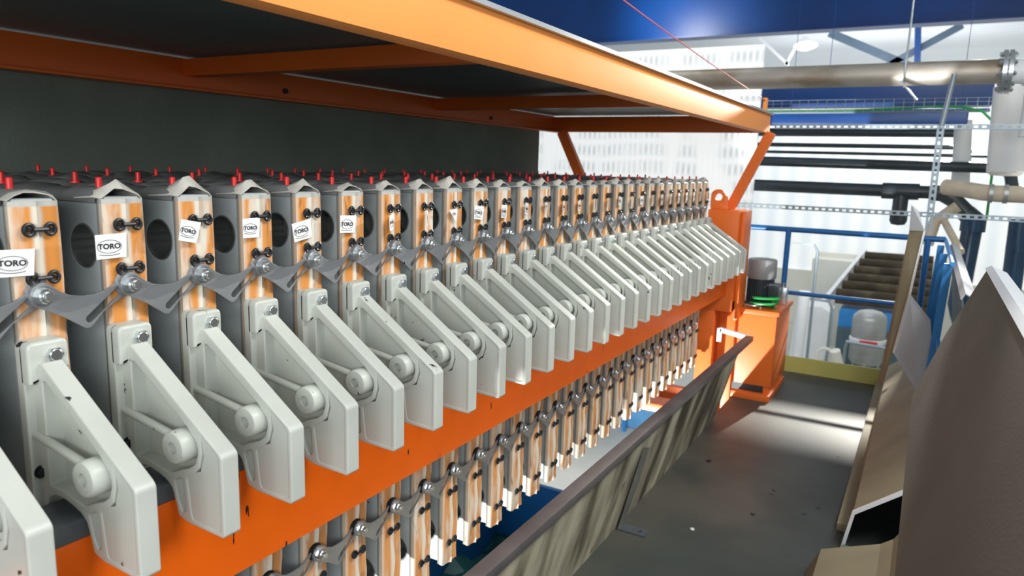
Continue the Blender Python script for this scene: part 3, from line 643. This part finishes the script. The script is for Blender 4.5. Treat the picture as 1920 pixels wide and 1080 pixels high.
# ================================================================ RAILINGS
rl = empty('guard_railing', (-.5, 5.93, FZ), 'blue tube guard railing across the far end of the walkway', 'railing')
mb = MB(); mb.cyl((-1.6, 5.93, -.440), (.125, 5.93, -.440), .021, 14); mb.build('top_rail', 'blue', rl)
mb = MB(); mb.cyl((-.93, 5.93, -.932), (-.05, 5.93, -.932), .017, 14); mb.build('mid_rail', 'blue', rl)
for x in (-.925, .017):
    mb = MB(); mb.cyl((x, 5.93, FZ), (x, 5.93, -.44), .021, 14); mb.build('post', 'blue', rl)
sr = empty('side_railing', (.1, 5.3, FZ), 'brightly lit blue railing returning toward the camera behind the grey sheet edge', 'railing')
mb = MB(); mb.cyl((.125, 5.93, -.44), (.135, 4.3, -.44), .012, 12); mb.build('top_rail', 'brightblue', sr)  # brighter blue paints in the light on this railing's bars
for y, x in ((5.55, .095), (4.95, .105), (4.4, .12)):
    mb = MB(); mb.bar((x, y, -.45), (x - .03, y, -1.30), .016, .04, .002); mb.build('post', 'brightblue', sr)
mb = MB(); mb.bar((.10, 5.9, -.86), (.12, 4.0, -.86), .016, .035, .002); mb.build('mid_rail', 'brightblue', sr)

# ================================================================ PIPES AND CHANNELS BEYOND THE PRESS
bp = empty('large_steel_pipe', (-.9, 6.5, .765), 'large stained steel pipe with bolted flange crossing high above the canopy end', 'pipe')
mb = MB(); mb.cyl((-3.2, 6.5, .772), (.37, 6.5, .765), .088, 36); mb.build('pipe_run', 'steelpipe', bp)
mb = MB(); mb.cyl((.345, 6.5, .76), (.372, 6.5, .76), .155, 36); mb.cyl((.382, 6.5, .76), (.408, 6.5, .76), .155, 36)
fl = mb.build('flange', 'zinc', bp)
for k in range(10):
    a = 2 * math.pi * k / 10 + .2; mb = MB(); y, z = 6.5 + .128 * math.cos(a), .76 + .128 * math.sin(a)
    mb.cyl((.322, y, z), (.432, y, z), .009, 10); mb.cyl((.326, y, z), (.345, y, z), .017, 6); mb.cyl((.408, y, z), (.427, y, z), .017, 6); mb.build('bolt', 'zinc', fl)
mb = MB(); mb.tube([(.405, 6.5, .76)] + [(.46 + .13 * math.sin(R3(a)), 6.5, .63 + .13 * math.cos(R3(a))) for a in range(0, 91, 10)] + [(.59, 6.5, .30)], .088, 24); mb.build('elbow', 'white', bp)
hg = MB(); hg.tube([(-.275, 6.40, .93)] + [(-.275, 6.5 + .098 * math.cos(R3(a)), .768 + .098 * math.sin(R3(a))) for a in range(150, 391, 15)], .006, 8)
hg.bar((-.29, 6.39, .70), (-.17, 6.38, .56), .05, .012); hg.cyl((-.275, 6.5, .85), (-.275, 6.5, 3.30), .008, 8)
tag(hg.build('pipe_hanger', 'zinc'), 'bent strap hanger clasping the large steel pipe', 'pipe hanger')
def pipe(name, m, pts, r, label, cat='pipe', n=18, group=None):
    mb = MB(); mb.tube(pts, r, n); return tag(mb.build(name, m), label, cat, group)
def bend(c, r, a0, a1, plane, n=8):
    out = []
    for i in range(n + 1):
        a = R3(a0 + (a1 - a0) * i / n); u, v = r * math.cos(a), r * math.sin(a)
        out.append((c[0] + u, c[1], c[2] + v) if plane == 'xz' else (c[0] + u, c[1] + v, c[2]))
    return out
lp = empty('black_drain_pipe', (-.4, 8, -.16), 'thick black pipe with a capped tee, dropping down at the right', 'pipe')
mb = MB(); mb.tube([(-3.6, 8, -.145), (.02, 8, -.155)] + [(.10, 8, -.17), (.18, 8, -.215), (.27, 8, -.30), (.335, 8, -.36)], .060, 20); mb.tube([(.0, 8, -.155), (.10, 8, -.165), (.19, 8, -.215), (.30, 8, -.32)], .074, 20); mb.build('pipe_run', 'blackpipe', lp)
mb = MB(); mb.cyl((-.42, 8, -.155), (-.10, 8, -.155), .078, 22); mb.cyl((-.25, 8, -.155), (-.25, 8, -.34), .068, 22); mb.lathe((-.25, 8, -.34), (0, 0, -1), [(.078, 0), (.078, .10), (.06, .135), (0, .145)], 22); mb.build('tee', 'blackpipe', lp)
mb = MB(); mb.cyl((.30, 8, -.33), (.41, 8, -.42), .085, 22); mb.build('collar', 'blackpipe', lp)
mb = MB(); mb.tube([(.37, 8, -.36), (.37, 8, -.50)], .105, 22); mb.tube([(.365, 8, -.50), (.335, 8, -1.20), (.36, 7.95, -1.28), (.42, 7.9, -1.45), (.42, 7.9, -3.9)], .086, 22); mb.build('downpipe', 'navypipe', lp)
pipe('black_overhead_pipe', 'blackpipe', [(-3.4, 8.1, .115), (.42, 8.1, .09), (.50, 8.08, .085), (.57, 8.0, .07), (.60, 7.9, .02), (.62, 7.8, -.1)], .050, 'long black pipe with an elbow, above the pipe with the tee')
pipe('thin_black_pipe', 'blackpipe', [(-3.4, 8.5, .295), (.2, 8.5, .285), (.28, 8.5, .25), (.29, 8.5, .0)], .022, 'thin black pipe, upper of two thin lines', n=12)
pipe('thin_black_pipe', 'blackpipe', [(-3.4, 8.5, .22), (1.4, 8.5, .20)], .016, 'thin black pipe, lower of two thin lines', n=12)
pipe('dark_overhead_pipe', 'blackpipe', [(-3.4, 8.8, .44), (.12, 8.8, .44), (.20, 8.8, .40), (.21, 8.8, -.2)], .045, 'dark pipe just under the blue duct, turning down at its end', n=16)
mb = MB(); mb.box(-3.6, .22, 8.0, 8.2, .475, .60, .02); mb.box(-3.6, .38, 8.0, 8.2, .60, .622, .004); mb.cyl((-1.35, 8.1, .61), (-1.35, 8.1, 3.30), .0025, 6); mb.cyl((.15, 8.1, .61), (.15, 8.1, 3.30), .0025, 6)
tag(mb.build('blue_duct', 'beamblue'), 'long blue duct with a pale top edge under the cable tray', 'duct')
mb = MB(); mb.box(-3.4, .42, 8.6, 8.9, .70, .98, .01); mb.cyl((-1.1, 8.75, .97), (-1.1, 8.75, 3.30), .003, 6); tag(mb.build('dark_girder', 'beamblue'), 'dark navy girder visible below the large steel pipe', 'girder')
# cable tray with green cable
ct = empty('cable_tray', (-.5, 7.5, .56), 'wire mesh cable tray carrying a green cable', 'cable tray')
mb = MB()
for z in (.562, .60, .64, .672): mb.cyl((-1.5, 7.5, z), (.36, 7.5, z), .0028, 6)
for y in (7.55, 7.6, 7.65): mb.cyl((-1.5, y, .562), (.36, y, .562), .0028, 6)
for k in range(24): x = -1.5 + k * .08; mb.tube([(x, 7.5, .672), (x, 7.5, .562), (x, 7.65, .562)], .0024, 6)
mb.build('mesh', 'galv', ct)
mb = MB(); mb.tube([(-1.5, 7.52, .575), (-1.2, 7.52, .573), (-.6, 7.52, .578), (-.1, 7.51, .60), (.15, 7.5, .595), (.30, 7.5, .56), (.40, 7.5, .46), (.43, 7.5, .30), (.44, 7.5, -.35)], .011, 8)
tag(mb.build('green_cable', 'green'), 'green cable lying in the tray and dropping beside the white pipe', 'cable')
# perforated channels
def channel(name, p0, p1, wd, label, hole=.008, pitch=.05, group='perforated channels'):
    """C channel with a row of slots, along X or Z"""
    p0 = Vector(p0); p1 = Vector(p1); L = (p1 - p0).length; horiz = abs(p1.x - p0.x) > abs(p1.z - p0.z)
    k = int(L / pitch); holes = []; h = wd / 2
    for i in range(k):
        c = (i + .5) * pitch; holes.append([(c - pitch * .27, -hole), (c + pitch * .27, -hole), (c + pitch * .27, hole), (c - pitch * .27, hole)])
    mb = MB(); mb.shape([(0, -h), (L, -h), (L, h), (0, h)], holes, .003, 'xz', 0)
    mb.box(0, L, 0, .03, h - .002, h + .001); mb.box(0, L, 0, .03, -h - .001, -h + .002)
    d = (p1 - p0).normalized(); a = math.atan2(d.z, d.x)
    for v in mb.bm.verts: x, z = v.co.x, v.co.z; v.co.x = p0.x + x * math.cos(a) - z * math.sin(a); v.co.z = p0.z + x * math.sin(a) + z * math.cos(a); v.co.y += p0.y
    return tag(mb.build(name, 'galv', None, smooth=0), label, 'channel', group)
channel('perforated_channel', (-1.9, 6.22, -.285), (.75, 6.22, -.285), .034, 'perforated steel channel crossing level just above the blue railing')
channel('perforated_channel', (-1.15, 6.22, .355), (.75, 6.22, .355), .034, 'perforated steel channel crossing level just below the blue duct')
channel('perforated_channel', (.008, 6.17, .36), (.012, 6.17, -.40), .045, 'upright perforated steel channel crossing the black pipes')
pipe('hanger_rod', 'galv', [(.012, 6.19, .36), (.050, 6.19, .72)], .018, 'plain grey upright tube above the upright perforated channel', 'rod', 12)
# beige pipe, white duct, navy standpipe at the right edge
bg_ = empty('beige_pipe', (.4, 7, -.13), 'beige pipe with coupling rings entering from the right edge', 'pipe')
mb = MB(); mb.tube([(.10, 7.3, -.09), (.22, 7.2, -.10), (.36, 7.05, -.12), (.46, 7, -.125), (.9, 7, -.125)], .066, 20); mb.build('pipe_run', 'beige', bg_)
for x in (.40, .50):
    mb = MB(); mb.cyl((x, 7, -.125), (x + .03, 7, -.125), .076, 22); mb.build('coupling', 'vessel', bg_)
mb = MB(); mb.cyl((.47, 7.15, .72), (.50, 7.15, .05), .13, 28); mb.lathe((.50, 7.15, .05), (0, 0, -1), [(.13, 0), (.10, .03), (0, .035)], 28); tag(mb.build('white_duct', 'white'), 'wide white vertical duct at the right edge', 'duct')
mb = MB(); mb.cyl((.19, 8.3, .53), (.24, 8.3, -.10), .075, 24); tag(mb.build('white_standpipe', 'white'), 'narrower white upright pipe left of the wide white duct', 'pipe')
mb = MB(); mb.cyl((.66, 7.3, -.33), (.72, 7.3, -3.9), .075, 22); mb.cyl((.67, 7.3, -.55), (.672, 7.3, -.60), .083, 22); tag(mb.build('navy_standpipe', 'navypipe'), 'dark navy upright pipe at the right edge', 'pipe')
mb = MB(); mb.tube([(.22, 7.6, -.26), (.06, 7.6, -.40), (.02, 7.6, -.62)], .05, 16); mb.cyl((.10, 7.7, -.35), (.27, 7.1, -.62), .03, 12); tag(mb.build('cream_pipework', 'beige'), 'short cream pipework behind the blue railing corner', 'pipe')

# ================================================================ ROOF STEEL
mb = MB(); mb.box(-9, 2.6, 11.97, 11.99, 2.09, 3.29); mb.box(-9, 2.6, 11.85, 12.15, 2.07, 2.095); mb.box(-9, 2.6, 11.80, 11.98, 3.28, 3.30)
tag(mb.build('roof_beam', 'beamblue', None, smooth=0), 'deep blue roof girder crossing the top of the photo', 'girder')
tb = empty('roof_truss', (-.5, 15, 1.9), 'blue-grey roof truss with crossing braces below the girder', 'truss')
for p0, p1, wd in (((-1.95, 15, 2.55), (-.50, 15, 1.86), .10), ((-1.05, 15, 1.85), (.15, 15, 2.55), .08)):
    mb = MB(); mb.bar(p0, p1, .10, wd * 1.4, .004); mb.build('brace', 'brace', tb)
mb = MB(); mb.bar((-.52, 14.9, 2.62), (-.45, 14.9, 1.85), .11, .10, .004); mb.build('post', 'beamblue', tb)
mb = MB(); mb.box(-9, 2.6, 15.05, 15.2, 1.80, 1.90); mb.build('bottom_chord', 'beamblue', tb)
lm = empty('bay_lamp', (-2.28, 14.5, 2.2), 'glowing bay lamp under the ceiling beside the white bracket', 'lamp')
mb = MB(); mb.lathe((-2.28, 14.5, 2.42), (.1, -.25, -1), [(.03, 0), (.06, .05), (.20, .16), (.21, .17), (0, .165)], 28); mb.build('reflector', 'white', lm)
mb = MB(); mb.lathe((-2.265, 14.46, 2.255), (.1, -.25, -1), [(.15, 0), (.15, .02), (.10, .05), (0, .06)], 24); mb.build('glass', 'glass', lm)
mb = MB(); mb.bar((-3.12, 14.6, 2.46), (-2.55, 14.6, 1.95), .03, .05); mb.bar((-2.60, 14.6, 1.95), (-2.40, 14.6, 2.40), .03, .05); mb.cyl((-3.11, 14.6, 2.44), (-3.11, 14.6, 2.62), .012, 8); tag(mb.build('lamp_bracket', 'white', None, smooth=0), 'white V-shaped bracket left of the bay lamp', 'bracket')

# ================================================================ GROUND-FLOOR PLANT BEYOND THE RAILING
vs_ = empty('pressure_vessel', (-.68, 14, -3.9), 'domed grey steel vessel with a red band beyond the kickplate', 'vessel')
mb = MB(); mb.lathe((-.69, 14, -3.35), (0, 0, 1), [(.12, 0), (.24, .04), (.28, .10), (.28, .82), (.26, .90), (.18, .97), (.06, 1.0), (0, 1.0)], 32); mb.build('shell', 'vessel', vs_)
mb = MB(); mb.lathe((-.69, 13.98, -2.93), (0, 0, 1), [(.275, 0), (.30, .01), (.30, .07), (.275, .08)], 32); mb.build('band', 'white', vs_)
mb = MB(); mb.box(-.80, -.52, 13.66, 13.70, -2.90, -2.855, .005); mb.build('sign_plate', 'red', vs_)
for a in (30, 150, 270):
    mb = MB(); mb.bar((-.69 + .24 * math.cos(R3(a)), 14 + .24 * math.sin(R3(a)), -3.9), (-.69 + .24 * math.cos(R3(a)), 14 + .24 * math.sin(R3(a)), -3.25), .04, .04); mb.build('leg', 'vessel', vs_)
mb = MB()
mb.tube([(-1.0, 13.5, -2.87), (-.3, 13.5, -2.90)], .03, 12); mb.cyl((-.33, 13.5, -3.9), (-.33, 13.5, -2.55), .025, 10); mb.tube([(-.98, 13.5, -2.87), (-1.0, 13.5, -3.0), (-1.0, 13.5, -3.9)], .025, 10)
tag(mb.build('pipe_stand', 'galv'), 'grey pipe stand in front of the domed vessel', 'pipe stand')
mb = MB(); mb.shape([(-2.0, -3.9), (-1.44, -3.9), (-1.34, -3.2), (-1.34, -2.50), (-1.50, -2.40), (-1.80, -2.43), (-1.94, -2.60)], [], .7, 'xz', 14.4, .02)
tag(mb.build('white_tank', 'white'), 'angular white tank left of the domed vessel', 'tank')
mb = MB(); mb.lathe((-1.30, 13, -3.32), (0, 0, 1), [(.13, 0), (.14, .04), (.08, .08), (.03, .10), (0, .1)], 20); mb.tube([(-1.38, 13, -3.2)] + bend((-1.26, 13, -3.06), .13, 180, 0, 'xz') + [(-1.13, 13, -3.25)], .03, 10)
mb.cyl((-1.02, 13, -3.22), (-1.10, 12.9, -2.92), .08, 18); mb.box(-1.45, -.93, 12.85, 13.2, -3.9, -3.27, .02); tag(mb.build('dosing_pump', 'cream'), 'small white pump with a looped pipe beside the domed vessel', 'pump')
mb = MB(); mb.lathe((-.22, 11.5, -2.93), (0, 0, 1), [(.0, 0), (.09, .01), (.11, .07), (.08, .13), (0, .15)], 20); mb.cyl((-.22, 11.5, -3.9), (-.22, 11.5, -2.92), .03, 10); tag(mb.build('yellow_float', 'yellow'), 'small yellow rounded cap beside the chute flap', 'cap')
mb = MB(); mb.box(-1.3, .3, 15.2, 15.25, -2.95, -2.62); mb.box(-1.3, .3, 15.3, 15.9, -3.9, -2.62); o = mb.build('blue_trough', 'brightblue', None, smooth=0); tag(o, 'blue band of a trough behind the white tank and vessel', 'trough')
mb = MB(); mb.box(-1.3, .3, 15.14, 15.19, -3.9, -2.95); tag(mb.build('dark_cabinet', 'darksheet', None, smooth=0), 'dark lower cabinet behind the domed vessel', 'cabinet')
for k in range(6):
    y = 15.6 + k * .42; z = -2.38 + k * .115; x0 = -1.42 + k * .06
    mb = MB(); mb.cyl((x0, y, z), (.2, y, z + .01), .12, 14); mb.box(x0, .2, y - .18, y + .18, z - .16, z - .06)
    tag(mb.build('sludge_roller', 'brown'), 'brown dirt-caked roller, ' + ['nearest', 'second', 'third', 'fourth', 'fifth', 'farthest'][k] + ' of the stack beyond the railing', 'roller', 'dirt-caked rollers')
mb = MB(); mb.bar((-1.65, 15.3, -2.62), (-1.15, 18.2, -1.75), .08, .16); tag(mb.build('conveyor_side', 'white', None, smooth=0), 'white sloping side rail left of the brown rollers', 'rail')
for (x0, x1, z0, z1, y, lab) in ((-1.86, -1.42, -2.35, -1.1, 12, 'white pipe frame standing behind the blue railing post'), (-1.75, -1.25, -3.0, -2.15, 13.2, 'lower white pipe frame in front of the tanks')):
    mb = MB(); mb.tube([(x0, y, z0 - 1.3), (x0, y, z1), (x1 - .06, y, z1 - .0), (x1, y, z1 - .1), (x1, y, -3.9)], .022, 10); tag(mb.build('standing_pipe_loop', 'galv'), lab, 'pipe frame')
mb = MB(); mb.cyl((-1.64, 12.4, -3.9), (-1.60, 12.4, -1.9), .09, 18); tag(mb.build('grey_column_pipe', 'white'), 'thick pale upright pipe left of the white tank', 'pipe')
mb = MB(); mb.box(-2.2, .6, 18.4, 18.6, -2.4, -1.85, .01); mb.box(-2.2, -1.3, 17.8, 18.4, -3.9, -1.95, .01); tag(mb.build('cream_housing', 'cream'), 'cream machine housing behind the brown rollers', 'housing')

# ================================================================ SEEN THROUGH THE OPENING BELOW THE PLATES
bn = empty('waste_bin', (-2.6, 4.9, -3.9), 'scuffed blue waste bin below the filter plates', 'bin')
mb = MB(); mb.box(-3.3, -1.3, 5.55, 5.60, -3.89, -2.9, .004); mb.box(-3.3, -3.25, 3.2, 5.55, -3.89, -2.9, .004); mb.box(-1.35, -1.3, 3.2, 5.55, -3.89, -2.9, .004); mb.box(-3.3, -1.3, 3.15, 3.2, -3.89, -2.9, .004); mb.box(-3.3, -1.3, 3.2, 5.6, -3.9, -3.85); mb.build('shell', 'binblue', bn)
mb = MB(); nx, ny = 16, 16; vs = []
for i in range(nx + 1):
    for j in range(ny + 1):
        x = -3.24 + 1.88 * i / nx; y = 3.22 + 2.3 * j / ny; vs.append((x, y, -3.5 + .12 * math.sin(x * 5) * math.cos(y * 4) + .08 * math.sin(x * 11 + y * 9)))
fs = [(i * (ny + 1) + j, i * (ny + 1) + j + 1, (i + 1) * (ny + 1) + j + 1, (i + 1) * (ny + 1) + j) for i in range(nx) for j in range(ny)]
mb.add(vs, fs); o = mb.build('filter_cake', 'teal', None); tag(o, 'wet dark green sludge cake lying in the blue waste bin', 'sludge', kind='stuff')
mb = MB(); mb.box(-4.4, -2.95, 10.0, 10.6, -3.89, -3.40, .01); tag(mb.build('light_blue_crate', mat('light_blue_panel', (.16, .45, .80), .5), None), 'light blue box on the ground floor beyond the waste bin', 'box')
mb = MB(); mb.box(-3.62, -3.57, 9.8, 9.85, -3.9, -3.2, .004); tag(mb.build('thin_blue_post', 'brightblue'), 'thin blue post in front of the light blue box', 'post')

for x, y, r, w_ in ((-.74, 2.95, .010, 'nearest the grey stay of the guard'), (-.55, 2.62, .008, 'in the middle of the walkway'), (-.36, 2.52, .012, 'closest to the ochre hopper sheet')):
    mb = MB(); rr = random.Random(int(x * 1000)); b = bmesh.new(); bmesh.ops.create_icosphere(b, subdivisions=2, radius=r)
    for v in b.verts: v.co = Vector((v.co.x * (1 + rr.uniform(-.3, .3)) + x, v.co.y * (1 + rr.uniform(-.3, .3)) + y, v.co.z * .5 + FZ + r * .45))
    mb.merge(b); tag(mb.build('crumb', 'white', None, 0), 'small white crumb on the dark floor, ' + w_, 'crumb', 'white crumbs on the floor')
